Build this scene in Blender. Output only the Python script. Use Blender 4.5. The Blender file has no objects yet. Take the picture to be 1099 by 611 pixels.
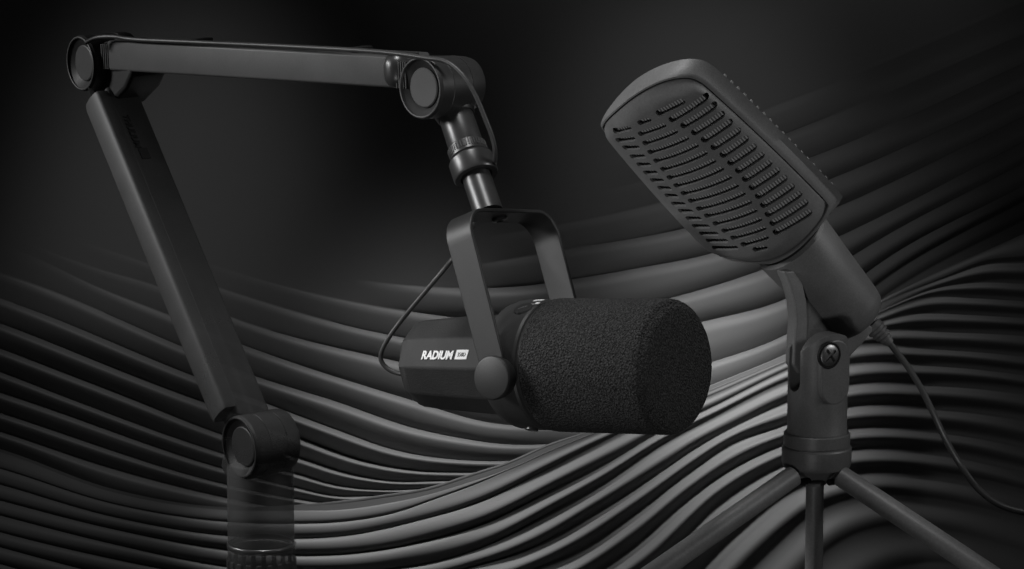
import bpy, bmesh, math, random
import numpy as np
from mathutils import Vector, Matrix
random.seed(4)
scn = bpy.context.scene
COL = scn.collection
D = 40.0                      # camera distance in front of the microphones
PITCH = math.radians(10.5)    # the camera looks down by this much; all things are built in camera-levelled space and turned at the end
R = math.radians

def P(px, py, y=0.0):
    k = (D + y) / D / 100.0
    return Vector(((px - 549.5) * k, y, (305.5 - py) * k))
UP = Vector((0, -math.sin(PITCH), math.cos(PITCH)))   # the real vertical, seen in levelled space

# ------------------------------------------------------------------ materials
def mat(name, col, rough=0.5, spec=0.5, metal=0.0, bump=0.0, bscale=60.0, var=0.0, emit=None, coat=0.0):
    m = bpy.data.materials.new(name); m.use_nodes = True
    nt = m.node_tree; b = nt.nodes['Principled BSDF']
    c = (col, col, col, 1) if not isinstance(col, tuple) else col + (1,)
    b.inputs['Base Color'].default_value = c
    b.inputs['Roughness'].default_value = rough
    b.inputs['Metallic'].default_value = metal
    b.inputs['Specular IOR Level'].default_value = spec
    b.inputs['Coat Weight'].default_value = coat
    tc = nt.nodes.new('ShaderNodeTexCoord')
    if var:
        n = nt.nodes.new('ShaderNodeTexNoise'); n.inputs['Scale'].default_value = 2.3; n.inputs['Detail'].default_value = 6
        nt.links.new(tc.outputs['Object'], n.inputs['Vector'])
        r = nt.nodes.new('ShaderNodeMapRange')
        r.inputs['To Min'].default_value = rough - var; r.inputs['To Max'].default_value = rough + var
        nt.links.new(n.outputs['Fac'], r.inputs['Value']); nt.links.new(r.outputs['Result'], b.inputs['Roughness'])
    if bump and name != 'dark_pleated_cloth':
        # fine speckle of the coating, as in the grain of moulded plastic or powder paint
        n2 = nt.nodes.new('ShaderNodeTexNoise'); n2.inputs['Scale'].default_value = bscale*.7; n2.inputs['Detail'].default_value = 4
        n3 = nt.nodes.new('ShaderNodeTexNoise'); n3.inputs['Scale'].default_value = 3.1; n3.inputs['Detail'].default_value = 5
        ad = nt.nodes.new('ShaderNodeMath'); ad.operation = 'ADD'
        nt.links.new(tc.outputs['Object'], n2.inputs['Vector']); nt.links.new(tc.outputs['Object'], n3.inputs['Vector'])
        nt.links.new(n2.outputs['Fac'], ad.inputs[0]); nt.links.new(n3.outputs['Fac'], ad.inputs[1])
        mr = nt.nodes.new('ShaderNodeMapRange'); mr.inputs['From Min'].default_value = .6; mr.inputs['From Max'].default_value = 1.4
        mr.inputs['To Min'].default_value = .78; mr.inputs['To Max'].default_value = 1.22
        nt.links.new(ad.outputs[0], mr.inputs['Value'])
        hs = nt.nodes.new('ShaderNodeVectorMath'); hs.operation = 'SCALE'; hs.inputs[0].default_value = c[:3]
        nt.links.new(mr.outputs['Result'], hs.inputs['Scale']); nt.links.new(hs.outputs[0], b.inputs['Base Color'])
        n = nt.nodes.new('ShaderNodeTexNoise'); n.inputs['Scale'].default_value = bscale; n.inputs['Detail'].default_value = 3
        nt.links.new(tc.outputs['Object'], n.inputs['Vector'])
        bp = nt.nodes.new('ShaderNodeBump'); bp.inputs['Strength'].default_value = bump; bp.inputs['Distance'].default_value = 0.01
        nt.links.new(n.outputs['Fac'], bp.inputs['Height']); nt.links.new(bp.outputs['Normal'], b.inputs['Normal'])
    return m

def ghost(m, stops):  # image fade-out put into the material as transparency
    """fade-out put into the material: opacity follows the height above the root of the thing"""
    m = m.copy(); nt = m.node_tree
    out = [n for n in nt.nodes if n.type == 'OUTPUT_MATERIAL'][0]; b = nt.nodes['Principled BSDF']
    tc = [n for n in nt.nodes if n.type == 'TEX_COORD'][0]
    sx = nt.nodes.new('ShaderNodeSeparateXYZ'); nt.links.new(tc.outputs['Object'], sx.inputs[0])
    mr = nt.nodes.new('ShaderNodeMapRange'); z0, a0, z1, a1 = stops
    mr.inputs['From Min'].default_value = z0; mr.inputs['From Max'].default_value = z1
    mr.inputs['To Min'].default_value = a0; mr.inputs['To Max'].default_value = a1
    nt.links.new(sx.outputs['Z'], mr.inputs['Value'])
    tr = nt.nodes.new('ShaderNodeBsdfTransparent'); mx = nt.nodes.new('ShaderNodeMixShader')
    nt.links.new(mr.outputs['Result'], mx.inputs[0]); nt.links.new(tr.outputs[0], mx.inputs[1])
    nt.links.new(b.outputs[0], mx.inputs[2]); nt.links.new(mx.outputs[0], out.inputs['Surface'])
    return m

M = {}
M['arm']    = mat('matt_black_aluminium', 0.050, 0.50, 0.4, bump=0.10, bscale=90, var=0.06)
M['armd']   = mat('black_hinge_plastic', 0.026, 0.42, 0.4, bump=0.08, bscale=90, var=0.06)
M['disc']   = mat('hinge_cap', 0.036, 0.5, 0.4, bump=0.08, bscale=90)
M['steel']  = mat('satin_black_steel', 0.05, 0.33, 0.7, metal=0.35, bump=0.05, bscale=120, var=0.05)
M['bright'] = mat('polished_edge', 0.35, 0.3, 0.6, metal=0.8)
M['screw']  = mat('nickel_screw', 0.30, 0.42, 0.6, metal=1.0, bump=0.2, bscale=50)
M['dark']   = mat('black_gap', 0.008, 0.7, 0.2)
M['yoke']   = mat('powder_coated_yoke', 0.022, 0.45, 0.4, bump=0.12, bscale=110, var=0.05)
M['body']   = mat('satin_mic_body', 0.036, 0.62, 0.2, bump=0.08, bscale=110, var=0.05)
M['bodyd']  = mat('grained_mic_body', 0.027, 0.6, 0.3, bump=0.5, bscale=70)
M['ring']   = mat('mic_collar', 0.030, 0.5, 0.3, bump=0.06, bscale=100)
M['print']  = mat('white_print', 0.80, 0.5, 0.3)
M['printg'] = mat('grey_print', 0.25, 0.5, 0.3)
M['deboss'] = mat('dark_print', 0.018, 0.6, 0.2)
M['rubber'] = mat('cable_rubber', 0.040, 0.45, 0.4, bump=0.1, bscale=60)
M['shell']  = mat('charcoal_plastic', 0.15, 0.46, 0.4, bump=0.22, bscale=75, var=0.05)
M['shelld'] = mat('charcoal_handle', 0.115, 0.48, 0.4, bump=0.22, bscale=75, var=0.05)
M['stand']  = mat('stand_plastic', 0.115, 0.42, 0.4, bump=0.2, bscale=70, var=0.05)
M['leg']    = mat('tripod_metal', 0.17, 0.38, 0.5, metal=0.1, bump=0.12, bscale=50, var=0.05)
M['cloth']  = mat('dark_pleated_cloth', 0.14, 0.55, 0.3, bump=0.22, bscale=60)

# foam
m = mat('open_cell_foam', 0.040, 0.85, 0.15); nt = m.node_tree; b = nt.nodes['Principled BSDF']
tc = [n for n in nt.nodes if n.type == 'TEX_COORD'][0]
v = nt.nodes.new('ShaderNodeTexVoronoi'); v.inputs['Scale'].default_value = 38
nz = nt.nodes.new('ShaderNodeTexNoise'); nz.inputs['Scale'].default_value = 52; nz.inputs['Detail'].default_value = 5
mx = nt.nodes.new('ShaderNodeMath'); mx.operation = 'ADD'
nt.links.new(tc.outputs['Object'], v.inputs['Vector']); nt.links.new(tc.outputs['Object'], nz.inputs['Vector'])
nt.links.new(v.outputs['Distance'], mx.inputs[0]); nt.links.new(nz.outputs['Fac'], mx.inputs[1])
bp = nt.nodes.new('ShaderNodeBump'); bp.inputs['Strength'].default_value = 1.0; bp.inputs['Distance'].default_value = 0.036
nt.links.new(mx.outputs[0], bp.inputs['Height']); nt.links.new(bp.outputs['Normal'], b.inputs['Normal'])
fr_ = nt.nodes.new('ShaderNodeTexNoise'); fr_.inputs['Scale'].default_value = 60; fr_.inputs['Detail'].default_value = 2
nt.links.new(tc.outputs['Object'], fr_.inputs['Vector'])
rr_ = nt.nodes.new('ShaderNodeValToRGB'); rr_.color_ramp.elements[0].position = .40; rr_.color_ramp.elements[1].position = .62
rr_.color_ramp.elements[0].color = (.017, .017, .017, 1); rr_.color_ramp.elements[1].color = (.060, .060, .060, 1)  # dark specks paint the shade inside the foam's pores
nt.links.new(fr_.outputs['Fac'], rr_.inputs[0]); nt.links.new(rr_.outputs[0], b.inputs['Base Color'])
M['foam'] = m
# woven wire behind the slots
m = mat('wire_mesh', 0.22, 0.5, 0.5, metal=0.1); nt = m.node_tree; b = nt.nodes['Principled BSDF']
tc = [n for n in nt.nodes if n.type == 'TEX_COORD'][0]
ck = nt.nodes.new('ShaderNodeTexWave'); ck.wave_type = 'BANDS'; ck.bands_direction = 'X'; ck.inputs['Scale'].default_value = 9.5; ck.inputs['Distortion'].default_value = 0.0
wd = nt.nodes.new('ShaderNodeVectorMath'); wd.operation = 'DOT_PRODUCT'; wd.inputs[1].default_value = (.765, -.40, .42)
cx_ = nt.nodes.new('ShaderNodeCombineXYZ'); nt.links.new(tc.outputs['Object'], wd.inputs[0]); nt.links.new(wd.outputs['Value'], cx_.inputs['X'])
nt.links.new(cx_.outputs[0], ck.inputs['Vector'])
cr = nt.nodes.new('ShaderNodeValToRGB'); cr.color_ramp.elements[0].color = (.10,.10,.10,1); cr.color_ramp.elements[1].color = (.52,.52,.52,1)
nt.links.new(ck.outputs['Fac'], cr.inputs[0]); nt.links.new(cr.outputs[0], b.inputs['Base Color'])
bp = nt.nodes.new('ShaderNodeBump'); bp.inputs['Distance'].default_value = 0.006
nt.links.new(ck.outputs['Fac'], bp.inputs['Height']); nt.links.new(bp.outputs['Normal'], b.inputs['Normal'])
M['mesh'] = m

# ------------------------------------------------------------------ object helpers
ROOTS = []
def thing(name, label, cat, loc, group=None):
    o = bpy.data.objects.new(name, None); COL.objects.link(o); o.location = loc
    o.empty_display_size = 0.2
    o['label'] = label; o['category'] = cat
    if group: o['group'] = group
    o['org'] = list(loc); ROOTS.append(o)
    return o
def org(o):
    while o.parent: o = o.parent
    return Vector(o['org'])
def obj(name, bm, m, parent=None, loc=None, bevel=0, sharp=32, segs=3):
    if isinstance(bm, bpy.types.Mesh): me = bm
    else:
        bmesh.ops.recalc_face_normals(bm, faces=bm.faces)
        me = bpy.data.meshes.new(name); bm.to_mesh(me); bm.free()
    base = org(parent) if parent else Vector(loc)
    me.transform(Matrix.Translation(-base))
    for x in (m if isinstance(m, (list, tuple)) else [m]): me.materials.append(x)
    for p in me.polygons: p.use_smooth = True
    me.set_sharp_from_angle(angle=R(sharp))
    o = bpy.data.objects.new(name, me); COL.objects.link(o)
    if parent: o.parent = parent
    else: o.location = base; o['org'] = list(base); ROOTS.append(o)
    if bevel:
        md = o.modifiers.new('edge', 'BEVEL'); md.width = bevel; md.segments = segs; md.limit_method = 'ANGLE'; md.angle_limit = R(35)
        md.harden_normals = False
    return o
def tag(o, label, cat, group=None):
    o['label'] = label; o['category'] = cat
    if group: o['group'] = group
    return o
def BM(): return bmesh.new()
def frame(n, hint=Vector((0, 0, 1))):
    n = n.normalized(); u = hint - hint.dot(n) * n; u.normalize(); return n, u, n.cross(u)
def lathe(bm, o, ax, prof, seg=64, hint=Vector((0, 0, 1)), phase=0.0, closed=False):
    """prof: (distance along axis, radius); ends are capped unless the radius is 0 or closed"""
    n, u, v = frame(ax, hint); rings = []
    for s, r in prof:
        rings.append([bm.verts.new(o + n * s + (u * math.cos(2*math.pi*(k+phase)/seg) + v * math.sin(2*math.pi*(k+phase)/seg)) * max(r, 1e-4)) for k in range(seg)])
    prs = list(zip(rings, rings[1:]))
    if closed: prs.append((rings[-1], rings[0]))
    fs = []
    for a, b in prs:
        for k in range(seg):
            fs.append(bm.faces.new((a[k], a[(k+1) % seg], b[(k+1) % seg], b[k])))
    if not closed:
        bm.faces.new(rings[0]); bm.faces.new(rings[-1])
    return rings
def catmull(pts, n=10):
    pts = [Vector(p) for p in pts]; q = [2*pts[0]-pts[1]] + pts + [2*pts[-1]-pts[-2]]; out = []
    for i in range(1, len(q)-2):
        a, b, c, d = q[i-1], q[i], q[i+1], q[i+2]
        for k in range(n):
            t = k / n
            out.append(0.5*((2*b)+(c-a)*t+(2*a-5*b+4*c-d)*t*t+(3*b-a-3*c+d)*t**3))
    out.append(pts[-1]); return out
def tube(bm, pts, r, seg=14, smooth=10, ridges=None):
    pts = catmull(pts, smooth) if smooth else [Vector(p) for p in pts]
    prev = None; rings = []
    for i, p in enumerate(pts):
        t = (pts[min(i+1, len(pts)-1)] - pts[max(i-1, 0)]).normalized()
        if prev is None: u = t.orthogonal().normalized()
        else: u = (prev - prev.dot(t)*t).normalized()
        prev = u; v = t.cross(u)
        rr = r(i/(len(pts)-1)) if callable(r) else r
        rings.append([bm.verts.new(p + (u*math.cos(2*math.pi*k/seg)+v*math.sin(2*math.pi*k/seg))*rr) for k in range(seg)])
    for a, b in zip(rings, rings[1:]):
        for k in range(seg): bm.faces.new((a[k], a[(k+1) % seg], b[(k+1) % seg], b[k]))
    bm.faces.new(rings[0]); bm.faces.new(rings[-1])
def prism(bm, pts, dvec):
    a = [bm.verts.new(p) for p in pts]; b = [bm.verts.new(p + dvec) for p in pts]; n = len(a)
    bm.faces.new(a); bm.faces.new(b[::-1])
    for k in range(n): bm.faces.new((a[k], b[k], b[(k+1) % n], a[(k+1) % n]))
def boxv(bm, c, a, b, d):
    """box centred at c with half-extent vectors a, b, d"""
    prism(bm, [c-a-b-d, c+a-b-d, c+a+b-d, c-a+b-d], 2*d)
def plane_hit(px, py, o, n):
    c = Vector((0, -D, 0)); r = P(px, py, 0) - c
    return c + r * ((o - c).dot(n) / r.dot(n))
def boolean(base_bm, cut_bm, op='DIFFERENCE'):
    objs = []
    for bm in (base_bm, cut_bm):
        bmesh.ops.recalc_face_normals(bm, faces=bm.faces)
        me = bpy.data.meshes.new('tmp'); bm.to_mesh(me); bm.free()
        o = bpy.data.objects.new('tmp', me); COL.objects.link(o); objs.append(o)
    md = objs[0].modifiers.new('b', 'BOOLEAN'); md.operation = op; md.object = objs[1]; md.solver = 'EXACT'; md.use_self = True
    bpy.context.view_layer.update()
    me = bpy.data.meshes.new_from_object(objs[0].evaluated_get(bpy.context.evaluated_depsgraph_get()))
    for o in objs: bpy.data.objects.remove(o)
    me.materials.clear()
    return me
def text_mesh(s, size, O, ux, uy, shear=0.0, bold=0.0, depth=0.004, width=None):
    cu = bpy.data.curves.new('t', 'FONT'); cu.body = s; cu.size = size; cu.shear = shear; cu.offset = bold; cu.extrude = depth
    cu.resolution_u = 4
    o = bpy.data.objects.new('t', cu); COL.objects.link(o); bpy.context.view_layer.update()
    me = bpy.data.meshes.new_from_object(o.evaluated_get(bpy.context.evaluated_depsgraph_get()))
    bpy.data.objects.remove(o)
    xs = [v.co.x for v in me.vertices]; k = (width / (max(xs)-min(xs))) if width else 1.0; x0 = min(xs)
    uz = ux.cross(uy)
    for v in me.vertices:
        c = v.co.copy(); v.co = O + ux*((c.x-x0)*k) + uy*c.y + uz*c.z
    me.materials.clear()
    return me
def rrect(o, u, v, hw, hh, r, n=6):
    pts = []
    for cx, cy, a0 in ((hw-r, hh-r, 0), (-hw+r, hh-r, 90), (-hw+r, -hh+r, 180), (hw-r, -hh+r, 270)):
        for k in range(n+1):
            a = R(a0 + 90*k/n); pts.append(o + u*(cx+r*math.cos(a)) + v*(cy+r*math.sin(a)))
    return pts

# ------------------------------------------------------------------ pleated backdrops
def spline(xs, ys, X):
    """monotone-ish cubic through the points, straight beyond the ends"""
    xs = np.array(xs, float); ys = np.array(ys, float); n = len(xs)
    h = np.diff(xs); d = np.diff(ys)/h; mth = np.zeros(n)
    mth[0] = d[0]; mth[-1] = d[-1]
    for i in range(1, n-1):
        mth[i] = (d[i-1]*h[i] + d[i]*h[i-1])/(h[i-1]+h[i])
    i = np.clip(np.searchsorted(xs, X)-1, 0, n-2)
    t = (X-xs[i])/h[i]; tc = np.clip(t, 0, 1)
    h00 = 2*tc**3-3*tc**2+1; h10 = tc**3-2*tc**2+tc; h01 = -2*tc**3+3*tc**2; h11 = tc**3-tc**2
    y = h00*ys[i]+h10*h[i]*mth[i]+h01*ys[i+1]+h11*h[i]*mth[i+1]
    y = np.where(t < 0, ys[0]+(X-xs[0])*mth[0]*0.6, y); y = np.where(t > 1, ys[-1]+(X-xs[-1])*mth[-1]*0.6, y)
    return y
def sstep(a, b, x): t = np.clip((x-a)/(b-a), 0, 1); return t*t*(3-2*t)
def sheet(name, curves, depth, soft, wamp, X, ns=18, ampk=0.5, roll=False):
    Y = np.array([spline([p[0] for p in c[0]], [p[1] for p in c[0]], X) for c in curves])
    for i in range(1, len(Y)): Y[i] = np.maximum(Y[i], Y[i-1]+0.8)
    G = np.diff(Y, axis=0)
    A = np.array([np.interp(X, [q[0] for q in c[1]], [q[1] for q in c[1]]) for c in curves])
    # smooth gap size at the boundaries
    gb = np.vstack([G[:1], np.minimum(G[1:], G[:-1]*1.0), G[-1:]]); rows = []; deps = []; W_ = wamp(X)
    S = soft(X)
    for i in range(len(G)):
        for k in range(ns):
            f = (k + (0.5 if False else 0)) / ns
            g = np.minimum(gb[i]*(1-f)+gb[i+1]*f, G[i]*1.3); g = np.minimum(g, 46)
            amp = A[i]*g*W_
            circ = math.sqrt(max(0, 1-(2*f-1)**2))*0.62
            circ = circ*(1-0.25*f)
            if not roll:      # the rear cloth hangs in lapped pleats: a tight lip, then a long face falling back under it
                lap = .60*(math.sin(math.pi/2*f/.30) if f < .30 else 1-((f-.30)/.70)**1.25)
                circ = .35*circ+.65*lap
            sn = 0.5*math.sin(2*math.pi*(f-0.40))*0.9
            h = (circ*(1-S)+sn*S*.64)*amp*ampk*2
            rows.append(Y[i]+f*G[i]); deps.append(h)
    rows.append(Y[-1]); deps.append(np.zeros_like(X))
    rows = np.array(rows); deps = np.array(deps)*0.01
    if roll:      # the upper rim rolls away backwards
        for q, (dy, dd) in enumerate(((.6, .05), (1.8, .18), (4, 0.5), (9, 1.0))):
            rows = np.vstack([Y[:1]+dy, rows]); deps = np.vstack([np.full((1, len(X)), -dd)*1.0, deps])
    nr, nc = rows.shape
    dep = depth(X[None, :]*np.ones((nr, 1)), rows) - deps
    k = (D+dep)/D/100
    co = np.stack([(X[None, :]-549.5)*k, dep, (305.5-rows)*k], -1).reshape(-1, 3)
    me = bpy.data.meshes.new(name)
    idx = np.arange(nr*nc).reshape(nr, nc)
    f = np.stack([idx[:-1, :-1], idx[1:, :-1], idx[1:, 1:], idx[:-1, 1:]], -1).reshape(-1, 4)
    me.from_pydata([tuple(c) for c in co], [], [tuple(int(t) for t in q) for q in f])
    me.update()
    bm = BM(); bm.from_mesh(me); bpy.data.meshes.remove(me)
    o = obj(name, bm, M['cloth'], loc=(0, 10, -3), sharp=70)
    o['kind'] = 'structure'
    return o
X = np.concatenate([np.linspace(-420, -60, 24, endpoint=False), np.linspace(-60, 1160, 300, endpoint=False), np.linspace(1160, 1520, 25)])
Z0 = [(-500, 0), (1600, 0)]
def fade(a, b, c=1.0): return [(a, 0), (b, c), (1600, c)]
A = [
 ([(-400,-330),(549,-330),(1500,-330)], Z0),
 ([(-400,-120),(549,-120),(1500,-250)], Z0),
 ([(-60,60),(300,90),(600,110),(860,66),(1007,-10),(1160,-70)], Z0),
 ([(-60,100),(300,150),(600,175),(700,160),(860,103),(1007,42),(1160,-26)], fade(640,840,.5)),
 ([(-60,135),(300,185),(600,212),(720,187),(860,137),(1056,54),(1160,10)], fade(640,860,.8)),
 ([(-60,160),(300,225),(500,255),(607,240),(707,218),(870,169),(1096,69),(1160,40)], fade(520,760,.9)),
 ([(-60,180),(300,262),(478,288),(560,276),(607,268),(743,243),(894,191),(1099,96),(1160,66)], fade(500,720)),
 ([(-60,195),(200,265),(434,306),(478,309),(560,307),(619,299),(684,288),(760,273),(889,226),(1099,125),(1160,95)], fade(380,640)),
 ([(-60,205),(100,240),(200,275),(300,306),(459,337),(580,345),(719,320),(819,289),(902,253),(1099,152),(1160,120)], [(200,0),(500,.3),(700,1),(1600,1)]),
 ([(-60,210),(60,250),(165,285),(260,317),(400,356),(500,372),(600,372),(755,345),(853,316),(919,272),(1099,174),(1160,140)], [(80,0),(400,.3),(560,.5),(720,1),(1600,1)]),
 ([(-60,228),(0,250),(103,288),(165,306),(260,345),(409,384),(520,405),(640,410),(766,388),(866,346),(934,290),(1099,199),(1160,165)], [(30,0),(330,.33),(560,.6),(740,1),(1600,1)]),
 ([(-60,245),(18,268),(109,310),(180,338),(260,370),(434,427),(528,454),(620,455),(766,416),(868,368),(946,303),(1099,216),(1160,184)], fade(0,250,.42)),
 ([(-60,275),(38,306),(195,372),(269,402),(358,430),(447,460),(500,471),(534,476),(584,477),(680,460),(780,425),(870,378),(956,313),(1099,236),(1160,205)], fade(-40,180,.62)),
 ([(-60,302),(18,327),(206,403),(278,430),(358,460),(424,483),(500,494),(560,494),(680,475),(780,445),(870,400),(1000,330),(1160,240)], fade(-80,120)),
 ([(-60,325),(0,347),(206,427),(243,440),(323,471),(388,494),(447,505),(500,507),(600,502),(780,470),(1000,360),(1160,270)], fade(-200,60)),
 ([(-60,352),(0,374),(138,427),(231,464),(323,492),(373,508),(418,516),(477,516),(600,512),(780,490),(1000,380),(1160,290)], fade(-400,20)),
 ([(-60,378),(0,399),(80,430),(237,486),(317,508),(358,520),(418,526),(447,525),(600,524),(780,505),(1160,340)], fade(-500,0)),
 ([(-60,400),(0,421),(27,430),(243,504),(317,523),(358,532),(406,532),(500,534),(700,530),(1160,400)], fade(-500,0)),
 ([(-60,424),(0,443),(243,520),(316,535),(358,541),(450,545),(700,545),(1160,450)], fade(-500,0)),
 ([(-60,445),(0,463),(118,502),(243,534),(316,547),(450,558),(700,560),(1160,500)], fade(-500,0)),
 ([(-60,467),(0,483),(118,530),(243,556),(450,585),(700,590),(1160,560)], fade(-500,0)),
 ([(-60,500),(0,520),(118,560),(450,620),(1160,600)], Z0),
 ([(-60,700),(549,760),(1160,760)], Z0),
]
sheet('backdrop', A, lambda x, y: 11.0 + 0*x, lambda x: 0.25*sstep(300, 700, x)+0.25*sstep(800, 950, x), lambda x: (1-.35*sstep(520, 700, x))*(1+.5*sstep(220, 360, x)*sstep(640, 540, x)), X)
B = [
 ([(-60,466),(0,482),(118,524),(243,544.5),(316,542),(370,537),(406,532),(460,523),(507,508),(549,494),(587,477),(626,464),(766,412),(868,368),(952,318),(1099,251),(1160,222)], [(-500,0),(300,0),(400,.25),(1600,.2)]),
 ([(-60,467),(0,483),(118,525),(243,545.5),(316,544),(370,540),(406,535),(460,526),(507,511),(549,497),(587,480),(626,466.5),(766,414),(868,370),(952,323),(1015,297),(1060,280),(1099,277),(1160,270)], fade(940,1060)),
 ([(-60,468),(0,484),(118,526),(243,546.5),(316,546),(370,543),(406,538),(460,529),(507,514),(549,500),(587,483),(626,468),(766,415),(868,372),(952,330),(1000,310),(1050,299),(1099,299),(1160,300)], fade(930,1030)),
 ([(-60,469),(0,485),(118,527.5),(243,547.5),(316,548),(370,547),(418,540),(460,531),(500,519),(549,502),(587,485),(626,469),(766,416),(868,374),(940,338),(1001,316),(1050,315),(1099,318),(1160,322)], [(-500,.3),(300,.7),(600,.7),(700,.2),(900,.3),(1010,1),(1600,1)]),
 ([(-60,487),(0,503),(118,540),(243,560),(316,562),(367,560),(432,548),(460,538),(519,516),(578,489),(626,469.5),(766,418),(865,375),(930,350),(985,333),(1050,333),(1099,336),(1160,341)], [(-500,.8),(640,.8),(700,.3),(860,.2),(1000,1),(1600,1)]),
 ([(-60,504),(0,520),(118,554),(243,575),(316,578),(370,575),(447,559),(519,537),(578,508),(638,477),(661,466),(766,423),(860,382),(930,356),(965,351),(1030,351),(1099,354),(1160,360)], [(-500,1),(640,1),(780,.45),(860,.4),(960,.7),(1020,1),(1600,1)]),
 ([(-60,521),(0,537),(118,567),(243,590),(316,596),(388,593),(460,580),(519,562),(593,525),(667,486),(697,468),(766,435),(850,394),(916,370),(998,370),(1099,377),(1160,385)], [(-500,1),(680,1),(800,.6),(900,.5),(1000,1),(1600,1)]),
 ([(-60,537),(0,553),(118,583),(243,608),(316,614),(418,611),(460,605),(519,587),(593,548),(638,522),(712,474),(769,445),(850,406),(910,389),(998,387),(1099,397),(1160,407)], [(-500,1),(680,1),(820,.7),(900,.7),(1000,1),(1600,1)]),
 ([(-60,554),(0,571),(178,611),(316,634),(418,630),(498,611),(578,584),(638,548),(720,496),(739,483),(798,451),(828,436),(910,410),(998,407),(1099,416),(1160,428)], [(-500,1),(700,1),(860,.8),(1000,1),(1600,1)]),
 ([(-60,570),(0,587),(178,631),(316,655),(450,648),(572,611),(623,587),(680,548),(739,504),(784,474),(840,454),(914,432),(1000,432),(1099,443),(1160,456)], fade(-500,-400)),
 ([(-60,588),(0,605),(178,652),(316,680),(500,665),(638,611),(680,581),(739,531),(784,500),(840,474),(914,456),(1009,458),(1099,473),(1160,489)], fade(-500,-400)),
 ([(-60,606),(0,622),(178,672),(316,700),(560,680),(640,645),(695,609),(769,537),(840,495),(914,478),(1009,481),(1099,499),(1160,516)], fade(-500,-400)),
 ([(-60,625),(0,641),(316,724),(600,712),(720,636),(790,566),(850,522),(914,505),(1009,508),(1099,527),(1160,545)], [(-500,1),(700,1),(860,.7),(1160,.6),(1600,.6)]),
 ([(-60,650),(316,750),(640,740),(750,668),(815,600),(870,552),(930,532),(1009,538),(1099,559),(1160,578)], [(-500,1),(700,.9),(860,.5),(1160,.35),(1600,.35)]),
 ([(-60,675),(316,780),(680,775),(790,700),(850,632),(900,585),(950,567),(1020,572),(1099,594),(1160,614)], [(-500,1),(700,.7),(860,.4),(1160,.2),(1600,.2)]),
 ([(-60,700),(316,815),(720,815),(830,735),(890,665),(940,622),(990,607),(1099,632),(1160,655)], [(-500,1),(700,.5),(860,.25),(1160,0),(1600,0)]),
 ([(-60,740),(316,860),(760,870),(880,780),(940,705),(990,668),(1040,660),(1160,700)], Z0),
 ([(-60,980),(316,980),(760,980),(1160,980)], Z0),
]
sheet('draped_cloth', B, lambda x, y: 9.6 - 0.5*sstep(300, 620, x)+0.3*sstep(850, 1000, x)+0.9*sstep(260, -40, x)*sstep(620, 480, y), lambda x: sstep(420, 680, x), lambda x: 1-.15*sstep(500, 700, x), X, roll=True)

# ------------------------------------------------------------------ boom arm
def nvec(deg, rise=0.13): # joint axis pointing out of the disc face, to the viewer's left
    return Vector((-math.sin(R(deg)), -math.cos(R(deg)), -rise)).normalized()
armroot_p = P(279, 640, 2.9)
arm = thing('boom_arm', 'black jointed boom arm with round hinges and faded-out post, holding the foam-covered microphone', 'boom arm', armroot_p)
# levelled heights above root: joint at about z+1.75
M['post'] = mat('post_aluminium', 0.095, 0.5, 0.4, bump=0.10, bscale=90)
G_post = ghost(M['post'], (-0.5, 0.44, 1.9, 0.70)); G_post.name = 'faded_post'
G_hub = ghost(M['arm'], (1.0, 0.72, 2.4, 0.86)); G_hub.name = 'faded_hinge'
G_cap = ghost(M['disc'], (1.0, 0.72, 2.4, 0.86)); G_cap.name = 'faded_cap'
G_arm = ghost(M['arm'], (1.9, 0.62, 4.6, 1.0)); G_arm.name = 'faded_arm'

def joint(c, n, rad, L, mh, mc, r2=None, parent=arm):
    """round hinge whose front face centre is c, axis n towards the viewer"""
    r2 = r2 or rad
    bm = BM()
    lathe(bm, c, -n, [(0.055, rad*.64), (0.0, rad*.88), (-0.02, rad*.95), (0.01, rad), (0.16, rad), (0.165, rad*.975), (0.18, rad*.975), (0.185, rad*.99),
                      (L*.66, (rad+r2)/2), (L*.665, (rad+r2)/2-.008), (L*.68, (rad+r2)/2-.008), (L*.685, (rad+r2)/2), (L-.06, r2), (L-.015, r2*.96), (L, r2*.9)], 72)
    h = obj('hinge', bm, mh, parent, sharp=25)
    bm = BM(); lathe(bm, c, -n, [(0.025, rad*.60), (0.032, rad*.64), (0.12, rad*.64)], 64)
    obj('hinge_cap', bm, mc, h, sharp=25)
    bm = BM(); lathe(bm, c, -n, [(-.028, rad*.90), (-.034, rad*.93), (-.028, rad*.96), (-.015, rad*.93)], 72, closed=True)
    obj('hinge_rim', bm, M['disc'] if mh is M['armd'] else G_cap, h, sharp=80)
    return h
nE, nL, nR = nvec(54, .12), nvec(53, .13), nvec(46, .10)
cE = P(88, 68, 4.6); cL = P(258.5, 480, 2.6); cR = P(452.5, 94.5, 0.75)
joint(cE, nE, .335, .66, M['armd'], M['disc'], .33)
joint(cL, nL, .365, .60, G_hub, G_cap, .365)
joint(cR, nR, .345, .70, M['armd'], M['disc'], .31)

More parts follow.
